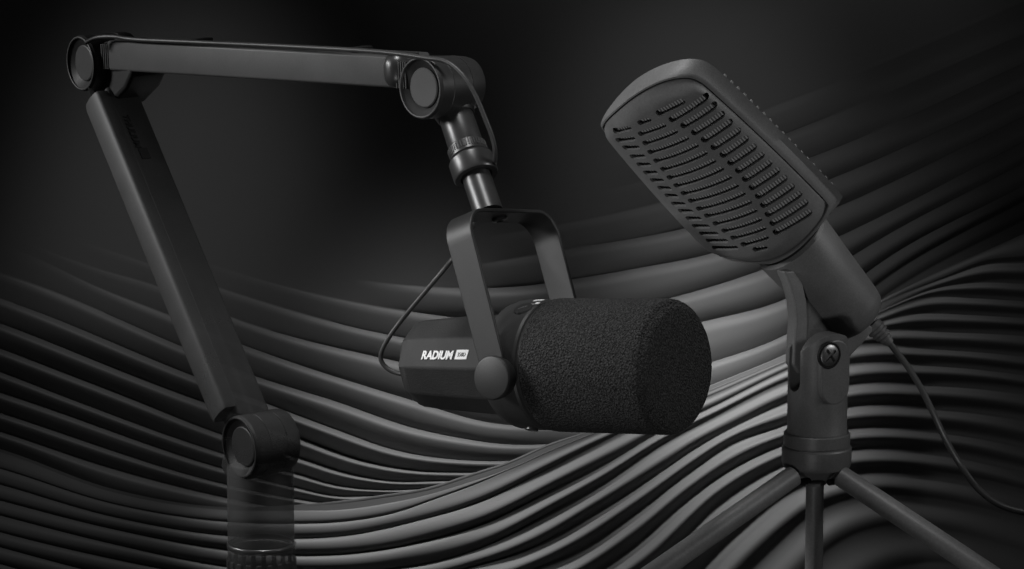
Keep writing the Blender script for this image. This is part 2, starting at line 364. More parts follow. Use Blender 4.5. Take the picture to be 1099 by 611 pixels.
def beam(name, a, b, n, hw, back0, back1, m, rr, endr=0.12):
    """straight bar between a and b (on the face plane), half-height hw, reaching from back0 to back1 behind the face"""
    t = (b-a).normalized(); n = (n - n.dot(t)*t).normalized(); s = t.cross(n).normalized()
    L = (b-a).length; bm = BM(); sec = []
    W = back1-back0
    cx = (a - n*(back0+W/2))
    pts = rrect(Vector((0, 0, 0)), s, n, hw, W/2, rr, 6)
    rings = []
    for q, sc in ((0, .80), (.03, .93), (endr*.7, 1), (L-endr*.7, 1), (L-.03, .93), (L, .80)):
        rings.append([bm.verts.new(cx + t*q + p*sc) for p in pts])
    for ra, rb in zip(rings, rings[1:]):
        for k in range(len(pts)): bm.faces.new((ra[k], ra[(k+1) % len(pts)], rb[(k+1) % len(pts)], rb[k]))
    bm.faces.new(rings[0]); bm.faces.new(rings[-1])
    return obj(name, bm, m, arm, sharp=40), t, n, s
# lower arm
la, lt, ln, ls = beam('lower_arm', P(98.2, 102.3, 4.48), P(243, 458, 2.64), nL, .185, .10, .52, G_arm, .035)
bm = BM(); 
# narrow raised spine along the front edge of the lower arm
a0, b0 = P(98.2, 102.3, 4.48), P(243, 458, 2.64)
t = (b0-a0).normalized(); a0 = a0+t*.06; b0 = b0-t*.16
seg = []
for k in range(13):
    ang = R(-90+15*k); seg.append(ls*(.189*math.sin(ang)) + ln*(.012+.055*math.cos(ang)))
seg = [-ls*.189-ln*.12] + seg + [ls*.189-ln*.12]
rings = [[bm.verts.new(a0+t*q+p*sc) for p in seg] for q, sc in ((0, .9), (.06, 1), ((b0-a0).length-.06, 1), ((b0-a0).length, .9))]
for ra, rb in zip(rings, rings[1:]):
    for k in range(len(seg)-1): bm.faces.new((ra[k], ra[k+1], rb[k+1], rb[k]))
for r_ in rings: pass
bm.faces.new(rings[0]); bm.faces.new(rings[-1][::-1])
G_sp = ghost(mat('arm_front_cover', 0.062, 0.55, 0.35, bump=.08, bscale=90), (1.9, 0.70, 4.6, 1.0))
obj('front_cover', bm, G_sp, la, sharp=50)
# upper arm
ua, ut, un, us = beam('upper_arm', P(113, 59.5, 4.30), P(430, 78, 1.0), nE, .178, .0, .52, M['arm'], .03, .10)
# rounded end plug seen before the right hinge
bm = BM(); c = P(418, 76.5, 1.04)-un*.12
lathe(bm, c-us*.20, us, [(.40*(.5-.5*math.cos(math.pi*q/14)), .15*max(0, 1-abs(math.cos(math.pi*q/14))**3)**.5) for q in range(15)], 32)
obj('end_plug', bm, M['steel'], ua, sharp=80)
# ribbed bellows between bars and hinges
def ribs(cen, along, across, back, n, hh, parent, mm):
    bm = BM()
    for k in range(n):
        boxv(bm, cen + along*(k*.035) , along*.010, across*hh, back*.2)
    obj('rib', bm, mm, parent, bevel=.004)
ribs(P(103, 61, 4.35)-nE*.25, ut, us, un, 4, .15, ua, M['armd'])
ribs(P(423, 80, 1.0)-nR*.22, ut, us, un, 5, .15, ua, M['armd'])
# elbow housing (dark block right of the left hinge)
bm = BM()
hn = nE
o1 = plane_hit(103, 60, cE-hn*.22, hn)
pl = [(100,47),(122,43),(134,52),(141,80),(134,96),(118,113),(108,112),(99,100),(96,75)]
prism(bm, [plane_hit(x, y, cE-hn*.16, hn) for x, y in pl], -hn*.50)
obj('elbow_housing', bm, M['armd'], arm, bevel=.05)
# knurl under the elbow
bm = BM()
for k in range(6):
    c = P(97+1.5*k, 99+1.2*k, 4.42); boxv(bm, c, Vector((.009, 0, 0)), Vector((-.018, 0, .055)), Vector((0, .03, 0)))
obj('knurl', bm, M['arm'], arm, bevel=.003)
# cable channel strip and clips along the top of the upper arm
bm = BM(); boxv(bm, (P(118, 42.5, 4.3)+P(428, 62, 1.0))/2 - un*.20 , ut*1.88*1.0*((P(118, 42.5, 4.3)-P(428, 62, 1.0)).length/3.76/1.0), us*.02, un*.10)
obj('cable_channel', bm, M['armd'], ua, bevel=.008)
for px, y_, py in ((207, 3.4, 44.2), (378, 1.55, 53.2)):
    bm = BM(); c = P(px, py, y_)-un*.14; boxv(bm, c, ut*.06, us*.02, un*.13)
    obj('cable_clip', bm, M['dark'], ua, bevel=.012)
# lettering on the wide side of the lower arm
sidev = -ln   # towards the back
face_n = (lt.cross(ln)); face_n = face_n if face_n.y < 0 else -face_n
def on_side(px, py): return plane_hit(px, py, P(100.5, 108, 4.45) + face_n*.189 - ln*.3, face_n)
tA, tB = on_side(131.5, 124), on_side(150, 159)
me = text_mesh('THULIUM', .11, tA + face_n*.006, lt, lt.cross(-face_n) if False else face_n.cross(lt), shear=.2, bold=.003, width=(tB-tA).length)
M['faint'] = mat('tone_on_tone_print', 0.030, 0.5, 0.3)
obj('lettering', me, M['faint'], la)
bm = BM(); q = on_side(151, 165)+face_n*.004
uy = face_n.cross(lt)
boxv(bm, q+uy*.05, lt*.075, uy*.058, face_n*.004)
obj('model_badge', bm, M['faint'], la)
# post
bm = BM(); pc = P(279, 480, 2.9)
ax = -UP
def along(py, c=pc): return (py-480)/100*(D+2.9)/D/math.cos(PITCH)
lathe(bm, pc, ax, [(along(492), .30), (along(497), .375), (along(503), .385), (along(582), .385), (along(583), .37), (along(586), .37)], 72)
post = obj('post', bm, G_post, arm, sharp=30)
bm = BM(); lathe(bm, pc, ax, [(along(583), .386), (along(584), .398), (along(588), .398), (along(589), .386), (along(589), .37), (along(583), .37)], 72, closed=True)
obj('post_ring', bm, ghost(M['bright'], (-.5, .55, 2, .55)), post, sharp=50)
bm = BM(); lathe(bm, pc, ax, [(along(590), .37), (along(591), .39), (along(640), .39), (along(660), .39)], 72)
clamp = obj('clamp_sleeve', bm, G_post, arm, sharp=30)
nn, uu, vv = frame(ax)
for k in range(20):
    bm = BM(); a = 2*math.pi*k/20; dr = uu*math.cos(a)+vv*math.sin(a); tg = ax.cross(dr)
    c = pc+ax*along(622)+dr*.392
    boxv(bm, c, tg*.028, dr*.014, ax*.24); obj('grip_rib', bm, G_post, clamp, bevel=.008)
# crescent bracket under the lower hinge
bm = BM()
prism(bm, [plane_hit(x, y, cL-nL*.16, nL) for x, y in [(238,490),(236,500),(240,510),(251,517),(262,516),(272,510),(280,502),(278,488),(262,488)]], -nL*.35)
obj('hinge_bracket', bm, G_hub, arm, bevel=.04)
# end neck, stem and collar
sd = Vector((.315, -.50, -.93)).normalized()          # down the stem
S0 = P(487, 118, 1.05)
def sp(py): return ((305.5-py)/100 - S0.z)/sd.z
bm = BM(); lathe(bm, S0 - sd*.22, sd, [(0, .26), (.1, .255), (.22, .235), (.30, .215), (.32, .20)], 56)
obj('neck', bm, M['armd'], arm, sharp=30)
bm = BM(); lathe(bm, S0, sd, [(-.1, .185), (sp(118), .19), (sp(152), .195), (sp(154), .185), (sp(158), .185)], 56)
obj('stem', bm, M['steel'], arm, sharp=30)
bm = BM(); lathe(bm, S0, sd, [(sp(154), .20), (sp(155), .21), (sp(165), .21), (sp(166), .20)], 56)
kn = obj('knurled_ring', bm, M['steel'], arm, sharp=30)
bm = BM(); n_, u_, v_ = frame(sd)
for k in range(44):
    a = 2*math.pi*k/44; dr = u_*math.cos(a)+v_*math.sin(a); boxv(bm, S0+sd*sp(159)+dr*.212, sd.cross(dr)*.006, dr*.006, sd*.04)
obj('knurl', bm, M['arm'], kn)
bm = BM(); lathe(bm, S0, sd, [(sp(169), .20), (sp(168), .235), (sp(170), .25), (sp(186), .252), (sp(188), .24), (sp(188), .18), (sp(184), .17)], 64)
obj('collar', bm, M['steel'], arm, sharp=30)
bm = BM(); lathe(bm, S0, sd, [(sp(180), .16), (sp(228), .162)], 48)
obj('threaded_tube', bm, M['steel'], arm, sharp=30)

# ------------------------------------------------------------------ foam-covered microphone
C0 = P(580, 391.5, 0)
a = Vector((.8, -.6, 0)); b_ = Vector((.6, .8, 0)); u = Vector((0, 0, 1))
mic = thing('dynamic_microphone', 'black cylindrical microphone with foam windscreen, hung in a U-shaped yoke under the boom arm', 'microphone', C0)
def S(px): return (px-580)/80.0
bm = BM()
prof = [(S(597)+.02, .60), (S(597)+.0, .68), (S(597)+.03, .708), (S(597)+.10, .715)]
for k in range(1, 24): prof.append((S(597)+.10+(S(712)-S(597)-.10)*k/23, .715))
for k in range(1, 7):
    an = R(15*k); prof.append((S(712)+.10*math.sin(an), .715-.05*(1-math.cos(an))))
prof += [(S(712)+.135, .635), (S(712)+.145, .615), (S(712)+.15, .59), (S(712)+.15, .4), (S(712)+.15, .2), (S(712)+.15, 0)]
lathe(bm, C0, a, prof, 128)
obj('foam_windscreen', bm, M['foam'], mic, sharp=24)
bm = BM()
lathe(bm, C0, a, [(S(553), .50), (S(553)+.01, .625), (S(558), .665), (S(565), .692), (S(571), .70), (S(591), .70), (S(593), .685), (S(594), .665), (S(597)+.05, .66)], 112)
ring = obj('collar', bm, M['ring'], mic, sharp=25)
# ten-sided rear body
seg = 10
hint = (-b_*math.cos(R(13.5)) + u*math.sin(R(13.5)))
bm = BM()
prof = [(S(449), .0), (S(449), .34), (S(450.5), .415), (S(454), .465), (S(462), .497), (S(480), .515), (S(520), .545), (S(562), .575)]
rings = lathe(bm, C0, a, prof, seg, hint=hint, phase=.5)
bmesh.ops.recalc_face_normals(bm, faces=bm.faces)
bm.normal_update()
for f in bm.faces:
    if len(f.verts) == 4:
        c = f.calc_center_median()-C0; c -= a*c.dot(a)
        n, uu_, vv_ = frame(a, hint)
        an = math.degrees(math.atan2(c.dot(vv_), c.dot(uu_)))/36.0
        f.material_index = int(round(an)) % 2
body = obj('body', bm, [M['body'], M['bodyd']], mic, bevel=.02, sharp=20)
# logo
n, uu_, vv_ = frame(a, hint)
fn = uu_ - a*0.0
apo = .53*math.cos(R(18))
o_f = C0 + fn*(apo)
# facet slopes slightly because the body widens towards the collar
r1, r2 = .515*math.cos(R(18)), .545*math.cos(R(18)); tl = (r2-r1)/(S(520)-S(480))
fx = (a + fn*tl).normalized(); fn2 = (fn - a*tl).normalized(); fy = fn2.cross(fx)
pO = C0 + a*S(480) + fn*r1 + fn2*.006
def onf(px, py): return plane_hit(px, py, pO, fn2)
q0, q1 = onf(452, 385.5), onf(486, 385.5); 
me = text_mesh('RADIUM', .128, q0, fx, fy, shear=.22, bold=.0045, width=(q1-q0).length)
obj('lettering', me, M['print'], body)
q2, q3 = onf(487.5, 385.8), onf(501, 385.8)
w = (q3-q2).length; h = .105
bm = BM(); prism(bm, [q2, q3-fx*.012, q3+fy*h+fx*.008, q2+fy*h+fx*.018], -fn2*.006)
pl = obj('model_badge', bm, M['print'], body)
me = text_mesh('350D', .066, q2+fx*.034+fy*.030+fn2*.002, fx, fy, shear=.2, bold=-.0015, width=w-.062, depth=.003)
obj('lettering', me, M['deboss'], pl)
# button on the collar and tiny white marks
def ringpt(px, py, rr):
    c = Vector((0, -D, 0)); r_ = (P(px, py, 0)-c).normalized(); w0 = c-C0
    A_ = r_ - a*r_.dot(a); B_ = w0 - a*w0.dot(a)
    qa, qb, qc = A_.dot(A_), 2*A_.dot(B_), B_.dot(B_)-rr*rr
    dsc = max(qb*qb-4*qa*qc, 0); t_ = (-qb-math.sqrt(dsc))/(2*qa); p = c+r_*t_
    nn_ = (p-C0); nn_ -= a*nn_.dot(a); return p, nn_.normalized()
p, nn_ = ringpt(561.5, 331.5, .70)
bm = BM(); lathe(bm, p-nn_*.03, nn_, [(0, .105), (.035, .105), (.043, .10), (.045, .0)], 40)
btn = obj('mute_button', bm, M['yoke'], ring, sharp=30)
tt = a.cross(nn_)
bm = BM(); boxv(bm, p+nn_*.017, (a*.75+tt*.5).normalized()*.05 if (a*.75+tt*.5).z > 0 else (a*.75-tt*.5).normalized()*.05, (a.cross(nn_)*.75-a*.5).normalized()*.006, nn_*.002)
obj('button_mark', bm, M['printg'], btn)
bm = BM()
for px, py in ((574.5, 323.0), (577, 322.8), (579.5, 322.6), (582, 322.5)):
    p, n2 = ringpt(px, py, .700); boxv(bm, p+n2*.003, a*.010, a.cross(n2)*.03, n2*.003)
obj('level_marks', bm, M['print'], ring)
bm = BM(); p, n2 = ringpt(576.8, 326, .700); boxv(bm, p+n2*.004, a*.022, a.cross(n2)*.022, n2*.004)
obj('headphone_mark', bm, M['print'], ring)
bm = BM(); p, n2 = ringpt(571, 327, .695); boxv(bm, p+n2*.003, a*.04, a.cross(n2)*.012, n2*.003)
obj('gain_mark', bm, M['printg'], ring)
bm = BM(); p, n2 = ringpt(571, 460, .700); lathe(bm, p-n2*.01, n2, [(0, .07), (.03, .07), (.035, .05), (.035, 0)], 24)
obj('socket', bm, M['steel'], ring)
# yoke
psi = R(18); dv = (u*math.cos(psi) - a*math.sin(psi)).normalized(); ev = dv.cross(b_); ev = ev if ev.dot(a) < 0 else -ev
Cp = P(580, 404, 0)
hb = .78; H = 1.73/dv.z; th = .045; wv = .175
path = [(-hb, 0), (-hb, H-.32)]
rc = .27
for k in range(9):
    an = R(180-90*k/8); path.append((-hb+rc+rc*math.cos(an), H-rc+rc*math.sin(an)))
path += [(hb-rc, H)]
for k in range(1, 9):
    an = R(90-90*k/8); path.append((hb-rc+rc*math.cos(an), H-rc+rc*math.sin(an)))
path += [(hb, H-.32), (hb, 0)]
bm = BM(); rings = []
for i, (pb, pd) in enumerate(path):
    q = Vector((path[min(i+1, len(path)-1)][0]-path[max(i-1, 0)][0], path[min(i+1, len(path)-1)][1]-path[max(i-1, 0)][1], 0)).normalized()
    nb, nd = -q.y, q.x     # outward normal in the (b,d) plane
    c = Cp + b_*pb + dv*pd; nv = (b_*nb + dv*nd)
    ww = wv*(1.0 if 0 < i < len(path)-1 else .92)
    rings.append([bm.verts.new(c+x*ev*ww+y*nv*th/2) for x, y in ((-1, -1), (1, -1), (1, 1), (-1, 1))])
for ra, rb in zip(rings, rings[1:]):
    for k in range(4): bm.faces.new((ra[k], ra[(k+1) % 4], rb[(k+1) % 4], rb[k]))
bm.faces.new(rings[0]); bm.faces.new(rings[-1])
yoke = obj('yoke', bm, M['yoke'], mic, bevel=.012, sharp=35)
for sgn in (-1, 1):
    bm = BM(); n0 = b_*sgn
    lathe(bm, Cp+n0*(hb-.10), n0, [(0, .17), (.02, .20), (.05, .215), (.14, .235), (.175, .235), (.195, .225), (.20, .21), (.20, 0)], 56)
    obj('pivot_knob', bm, M['yoke'], yoke, sharp=25)
    bm = BM(); lathe(bm, Cp+n0*.5, n0, [(0, .12), (hb-.60, .12)], 32)
    obj('pivot_boss', bm, M['ring'], mic)
bm = BM(); lathe(bm, Cp+dv*(H-.02), -dv, [(0, .085), (.03, .085), (.04, .07), (.04, 0)], 32)
sc = obj('yoke_screw', bm, M['steel'], yoke, sharp=30)
bm = BM(); lathe(bm, Cp+dv*(H-.025), -dv, [(.042, .045), (.046, .03), (.046, 0)], 6)
obj('hex_socket', bm, M['dark'], sc)

# cable along the arm down to the back of the foam microphone
def ontop(px, py, y): return P(px, py, y)
bm = BM()
pts = [P(92, 46, 4.2), P(104, 40.5, 4.15), P(122, 39.5, 4.0), P(145, 42.5, 3.8), P(200, 45, 3.2), P(290, 49, 2.4), P(375, 53.5, 1.45), P(420, 57, .9), P(455, 62, .6), P(478, 66, .45), P(495, 79, .35), P(509, 100, .3), P(521, 128, .3), P(529, 150, .35), P(531.5, 168, .45), P(528, 185, .75), P(521, 210, .8), P(510, 238, .85), P(497, 262, .75), P(480, 285, .55), P(455, 315, .7), P(430, 345, .9), P(414, 368, 1.0), P(408.5, 384, 1.05), P(415, 395, 1.05), P(428, 401, 1.0), P(446, 401, .88)]
tube(bm, pts, .026, 12, 8)
tag(obj('microphone_cable', bm, M['rubber'], loc=pts[-1], sharp=80), 'thin black cable along the boom arm, looping into the back of the foam-covered microphone', 'cable', 'microphone cables')

# ------------------------------------------------------------------ ribbed-grille microphone
Wv = Vector((.765, -.527, .34)).normalized()
Lv = Vector((.606, .465, -.643)); Lv = (Lv - Lv.dot(Wv)*Wv).normalized()
Fv = Lv.cross(Wv); Fv = Fv if Fv.y < 0 else -Fv
Oh = P(768, 180, -.6)
mic2 = thing('condenser_microphone', 'dark grey side-address microphone with a slotted grille head, tilted back on the tripod stand', 'microphone', Oh)
HALF = .72; BUL = .17
def bulge(w): return BUL*(1-(w/HALF)**2)
def loc2(px, py, h=0.0):
    p = plane_hit(px, py, Oh+Fv*h, Fv)-Oh; return p.dot(Wv), p.dot(Lv)
def loc2b(px, py, off=0.0):
    h = 0.0
    for _ in range(6):
        w, l = loc2(px, py, h); h = bulge(w)+off
    return w, l
def W3(w, l, h): return Oh+Wv*w+Lv*l+Fv*h
TL = loc2b(646, 137, -.08); TR = loc2b(749, 85, -.10); BR = loc2b(890, 220, -.10); BL = loc2b(765, 271, -.08)
def quad(A0, A1, A2, t):   # quadratic through A0, A1 (middle), A2
    return tuple((1-t)**2*A0[i] + 2*t*(1-t)*(2*A1[i]-.5*A0[i]-.5*A2[i]) + t*t*A2[i] for i in (0, 1))
Tm = loc2b(692, 98.5, -.085); Bm = loc2b(831, 277, -.085)
Lm = loc2b(705, 203)
def lerp(p, q, t): return tuple(p[i]*(1-t)+q[i]*t for i in (0, 1))
Lm = lerp(TL, BL, .5); Lm = (Lm[0]-.045, Lm[1]); Rm = lerp(TR, BR, .5); Rm = (Rm[0]+.02, Rm[1])
def coons(s, r, k=1.0):
    c0 = quad(TL, Tm, TR, s); c1 = quad(BL, Bm, BR, s); d0 = quad(TL, Lm, BL, r); d1 = quad(TR, Rm, BR, r)
    out = []
    for i in (0, 1):
        bil = (1-s)*(1-r)*TL[i]+s*(1-r)*TR[i]+(1-s)*r*BL[i]+s*r*BR[i]
        out.append((1-r)*c0[i]+r*c1[i]+(1-s)*d0[i]+s*d1[i]-bil)
    cx = (TL[0]+TR[0]+BR[0]+BL[0])/4; cy = (TL[1]+TR[1]+BR[1]+BL[1])/4
    # soften the corners
    e = max(0, abs(2*s-1)-.8)/.2*max(0, abs(2*r-1)-.86)/.14
    sh = 1-.018*e*e
    return cx+(out[0]-cx)*sh*k + 0, cy+(out[1]-cy)*sh*k
def patch(bm, k, front, back, ns=44, nr=56, ky=None):
    F_, B_ = [], []
    for j in range(nr+1):
        rf, rb = [], []
        for i in range(ns+1):
            s, r = i/ns, j/nr; w, l = coons(s, r, k)
            edge = max(0, abs(2*s-1)-.86)/.14; edge2 = max(0, abs(2*r-1)-.87)/.13
            rf.append(bm.verts.new(W3(w, l, front(w, edge, edge2)))); rb.append(bm.verts.new(W3(w, l, back(w, edge, edge2))))
        F_.append(rf); B_.append(rb)
    for j in range(nr):
        for i in range(ns):
            bm.faces.new((F_[j][i], F_[j][i+1], F_[j+1][i+1], F_[j+1][i]))
            bm.faces.new((B_[j][i], B_[j+1][i], B_[j+1][i+1], B_[j][i+1]))
    for j in range(nr):
        bm.faces.new((F_[j][0], F_[j+1][0], B_[j+1][0], B_[j][0])); bm.faces.new((F_[j][ns], B_[j][ns], B_[j+1][ns], F_[j+1][ns]))
    for i in range(ns):
        bm.faces.new((F_[0][i], B_[0][i], B_[0][i+1], F_[0][i+1])); bm.faces.new((F_[nr][i], F_[nr][i+1], B_[nr][i+1], B_[nr][i]))
SL = [ # slot end points traced on the grille
 (708,121,731.5,109.5),(722,128,757,105),(734.5,134.5,766,114),(746,142,774,123.7),(756.5,149.8,782.6,132),(766.8,157.8,791.4,141.3),(776.6,166,799.8,149.8),(784.8,174.5,808.5,158.5),
 (793,183,816.8,167),(800.5,192,825,175.7),(807.7,201,833.4,184),(814.5,210.4,841.4,192),(820,220,849.2,201),(825,229.8,857.2,209),(830,239.3,864,218),(833.6,249,868,228.5),
 (687.5,132,695.7,129.6),(688,144,711.5,135.4),(692.6,154,724,142),(698,163.6,735.7,149.3),(704.2,173,746,157),(711.6,182,755.8,165),(718.5,191,764.8,173.7),(725.8,199.6,773.3,182),
 (733.5,208,782,191),(741.4,216,789.4,200),(750,224.5,796.6,208.6),(758.8,232,803.3,217.7),(767.8,240.4,809.2,226.7),(777.3,248,814.4,236.3),(787,255.6,819,245.8),(798,262.7,821.8,255.6),(811,268,820.5,266.3),
 (660,141.6,674.4,138),(663.7,151,678.5,149),(671,158.8,683.4,158.2),(679,168.5,689.5,167.7),(686.2,177,695.9,176.7),(693.4,185.7,703,185.3),(700.8,193.9,709.8,193.9),(708.7,202,717.7,202.5),
 (716.4,210.2,725,210.7),(723.4,219,733,219.2),(730.8,226.6,741,227),(739,234.7,749.8,234.8),(745.7,242.9,758.5,243.2),(753.4,251,768,251),(760.5,258.6,778,258.6),(767,266.3,788.8,266)]
shell = BM()
fr = lambda w, e, e2: bulge(w)-(.05 if w > 0 else .012)*e**2-.09*e2**1.5
bk = lambda w, e, e2: bulge(w)-(.05 if w > 0 else .012)*e**2-.09*e2**1.5-.032
patch(shell, 1.0, fr, bk)
cut = BM()
for si, (x0, y0, x1, y1) in enumerate(SL):
    A0, A1 = loc2b(x0, y0), loc2b(x1, y1); wm = (A0[0]+A1[0])/2; hp = -2*BUL*wm/HALF**2; nv_ = (Fv-Wv*hp).normalized(); dx, dy = A1[0]-A0[0], A1[1]-A0[1]; L_ = math.hypot(dx, dy); ux_, uy_ = dx/L_, dy/L_
    r_ = .042 if si < 16 else .037; pts = []
    for sgn, cc in ((1, A1), (-1, A0)):
        for k in range(7):
            an = R(-90+30*k)*1.0
            cxx, cyy = math.cos(an)*r_*sgn, math.sin(an)*r_*sgn
            wq, lq = cc[0]+ux_*cxx-uy_*cyy, cc[1]+uy_*cxx+ux_*cyy
            pts.append(W3(wq, lq, bulge(wm)+hp*(wq-wm)) - nv_*.16)
    prism(cut, pts, nv_*.30)
me = boolean(shell, cut)
gr = obj('front_grille', me, M['shell'], mic2, sharp=28)
bm = BM(); patch(bm, .90, lambda w, e, e2: bulge(w)-.074, lambda w, e, e2: bulge(w)-.16, 30, 30)
obj('wire_screen', bm, M['mesh'], gr)
TH = .20
bm = BM(); patch(bm, .96, lambda w, e, e2: bulge(w)-.19, lambda w, e, e2: -TH-.01-.3*bulge(w), 30, 40)
obj('inner_core', bm, M['dark'], mic2)
# housing: an open rim following the face edge, with a back
def loop(k, hfun, wr=0.0, n=36):
    out = []
    for (s0, r0, s1, r1) in ((0, 0, 1, 0), (1, 0, 1, 1), (1, 1, 0, 1), (0, 1, 0, 0)):
        for i in range(n):
            t_ = i/n; w, l = coons(s0+(s1-s0)*t_, r0+(r1-r0)*t_, k); q_ = min(1, max(0, (w+.1)/.6)); q_ = q_*q_*(3-2*q_)
            out.append(W3(w+wr*q_, l, hfun(w)))
    return out
bm = BM(); rings = []
for k, hf, wr in ((1.010, lambda w: bulge(w)-.24, 0), (1.010, lambda w: bulge(w)-.095, 0), (1.016, lambda w: bulge(w)-.08, 0), (1.028, lambda w: bulge(w)-.085, .01), (1.036, lambda w: bulge(w)-.11, .025),
              (1.038, lambda w: bulge(w)*.7-.16, .06), (1.038, lambda w: -TH+.03, .13), (1.02, lambda w: -TH, .12), (.96, lambda w: -TH-.03, .08), (.90, lambda w: -TH-.06-.3*bulge(w), .05)):
    rings.append([bm.verts.new(p) for p in loop(k, hf, wr)])
for ra, rb in zip(rings, rings[1:]):
    for k in range(len(ra)): bm.faces.new((ra[k], ra[(k+1) % len(ra)], rb[(k+1) % len(ra)], rb[k]))
bm.faces.new(rings[-1]); 
housing = obj('housing', bm, M['shell'], mic2, sharp=38)
for k in range(18):
    bm = BM(); r_ = .12+.78*k/17; w, l = coons(.985, r_, 1.05)
    c = W3(w+.122, l, -TH+.01); boxv(bm, c, Wv*.014, Lv*.018, Fv*.02)
    obj('rear_grille_rib', bm, M['shell'], housing, bevel=.006)
# neck and handle
hx = (P(931, 352, .15) - P(852, 262, -.25)).normalized()
N0 = P(849, 258, .38); N1 = P(921, 343.5, .83)
hx = (N1-N0).normalized(); HL = (N1-N0).length
bm = BM(); lathe(bm, N0, hx, [(-.06, .395), (.02, .395), (.05, .37)], 64)
obj('neck_gap', bm, M['dark'], mic2, sharp=30)
bm = BM(); lathe(bm, N0, hx, [(-.34, .20), (-.16, .38), (-.06, .425), (-.045, .41), (-.04, .39)], 64)
obj('neck_ring', bm, M['shell'], mic2, sharp=30)
bm = BM(); prof = [(.0, .36), (-.015, .40), (.02, .435), (.06, .44), (.5, .41), (HL-.18, .375), (HL-.08, .36), (HL-.02, .32), (HL+.02, .26), (HL+.03, .0)]
lathe(bm, N0, hx, prof, 80)
obj('handle', bm, M['shelld'], mic2, sharp=30)
E0 = P(937, 350, .85); ex = (P(958, 371, .85)-E0).normalized()
bm = BM(); pr = [(0, .10)]
for k in range(4):
    z_ = .06+k*.045; r_ = .105-.012*k; pr += [(z_, r_), (z_+.008, r_+.008), (z_+.028, r_+.008), (z_+.034, r_-.008)]
pr += [(.26, .055), (.29, .045), (.29, 0)]
lathe(bm, E0-ex*.02, ex, pr, 36)
obj('strain_relief', bm, M['shelld'], mic2, sharp=25)
bm = BM()
pts = [P(953, 366, .85), P(960, 375, .85), P(973, 392, .8), P(988, 416, .7), P(1001, 442, .6), P(1014, 470, .4), P(1030, 498, .1), P(1050, 525, 0), P(1073, 542, -.1), P(1099, 550, -.2), P(1130, 553, -.3), P(1170, 560, -.4)]
tube(bm, pts, .036, 14, 8)
tag(obj('usb_cable', bm, M['rubber'], loc=pts[0], sharp=80), 'smooth dark grey cable curving down from the handle of the slotted microphone', 'cable', 'microphone cables')
# swivel tongue under the handle
gv = Vector((.52, -.85, -.10)).normalized(); gv = (gv - gv.dot(UP)*UP).normalized()
PV = P(880, 384, .55)
def tg(px, py, off=0): return plane_hit(px, py, PV+gv*off, gv)
bm = BM()
prism(bm, [tg(x, y, .03) for x, y in [(846,296),(851,312),(856,330),(857,352),(853,374),(850,392),(856,404),(868,408),(885,404),(898,392),(907,376),(921,361),(931,348),(912,320),(880,285),(860,284)]], -gv*.07)
ton = obj('swivel_tongue', bm, M['shelld'], mic2, bevel=.02)
bm = BM()
prism(bm, [tg(x, y, .085) for x, y in [(842,292),(848,306),(853,325),(855,345),(853,370),(852,392),(858,402),(864,396),(866,370),(867,345),(866,325),(862,305),(858,290)]], -gv*.17)
obj('tongue_flange', bm, M['shell'], ton, bevel=.02)
bm = BM()
prism(bm, [tg(x, y, .085) for x, y in [(902,373),(908,388),(926,369),(940,352),(926,346),(914,358)]], -gv*.17)
obj('tongue_flange', bm, M['shell'], ton, bevel=.02)

# ------------------------------------------------------------------ tripod stand
T0 = P(877.5, 640, .55)
tri = thing('tripod_stand', 'dark grey tripod table stand with a shiny cross-head screw, under the slotted microphone', 'tripod', T0)
yT = .55; kT = (D+yT)/D/100/math.cos(PITCH)
Q0 = P(876.5, 480, yT)
def hT(py): return (480-py)*kT       # height along UP
bm = BM()
lathe(bm, Q0, UP, [(hT(495), .25), (hT(470), .335), (hT(461), .33), (hT(460), .325), (hT(400), .325), (hT(350), .322)], 80)
cut = BM()
# rounded top: keep the inside of a barrel lying along the pivot axis
rad = .33; topc = Q0+UP*hT(384); side = UP.cross(gv).normalized()
pp = []
for k in range(17):
    an = R(180*k/16); pp.append(topc+side*(rad*math.cos(an))+UP*(rad*.95*math.sin(an)))
pp += [topc-side*rad*1.5-UP*3, topc+side*rad*1.5-UP*3]
pp = [topc-side*.34-UP*3, topc+side*.34-UP*3] + pp[:17]
prism(cut, [p-gv*.8 for p in pp], gv*1.6)
me = boolean(bm, cut, 'INTERSECT')
b1 = BM(); b1.from_mesh(me)
cut = BM()
sh_ = 0.0   # slot a little behind the middle
pp = []
for k in range(13):
    an = R(180+180*k/12); pp.append((.10*math.cos(an), .10*math.sin(an)))
pp = [(.10, 2)] + [(-.10, 2)] + pp
sb = Q0+UP*hT(407)+gv*sh_
prism(cut, [sb+gv*x+UP*y-side*.8 for x, y in pp], side*1.6)
me = boolean(b1, cut)
clev = obj('clevis', me, M['stand'], tri, sharp=30, bevel=.008, segs=2)
# screw boss
bo = Q0+UP*hT(392)+gv*.315
bm = BM()
pts = []
for k in range(13): an = R(180*k/12); pts.append(bo+side*(.19*math.cos(an))+UP*(.15+.19*math.sin(an)))
for k in range(13): an = R(180+180*k/12); pts.append(bo+side*(.19*math.cos(an))+UP*(-.19+.19*math.sin(an)))
prism(bm, [p-gv*.16 for p in pts], gv*.175)
obj('screw_boss', bm, M['stand'], clev, bevel=.02)
sc0 = plane_hit(890, 381.5, bo+gv*.015, gv)
bm = BM(); lathe(bm, sc0, gv, [(-.02, .145), (.010, .145), (.014, .135), (.012, .125), (-.01, .12)], 48); obj('screw_seat', bm, M['dark'], clev)
bm = BM(); lathe(bm, sc0, gv, [(0, .120), (.012, .118), (.022, .105), (.028, .07), (.031, .035), (.032, 0)], 48)
cut = BM()
q1 = (side*.8+UP*.6).normalized(); q2 = gv.cross(q1)
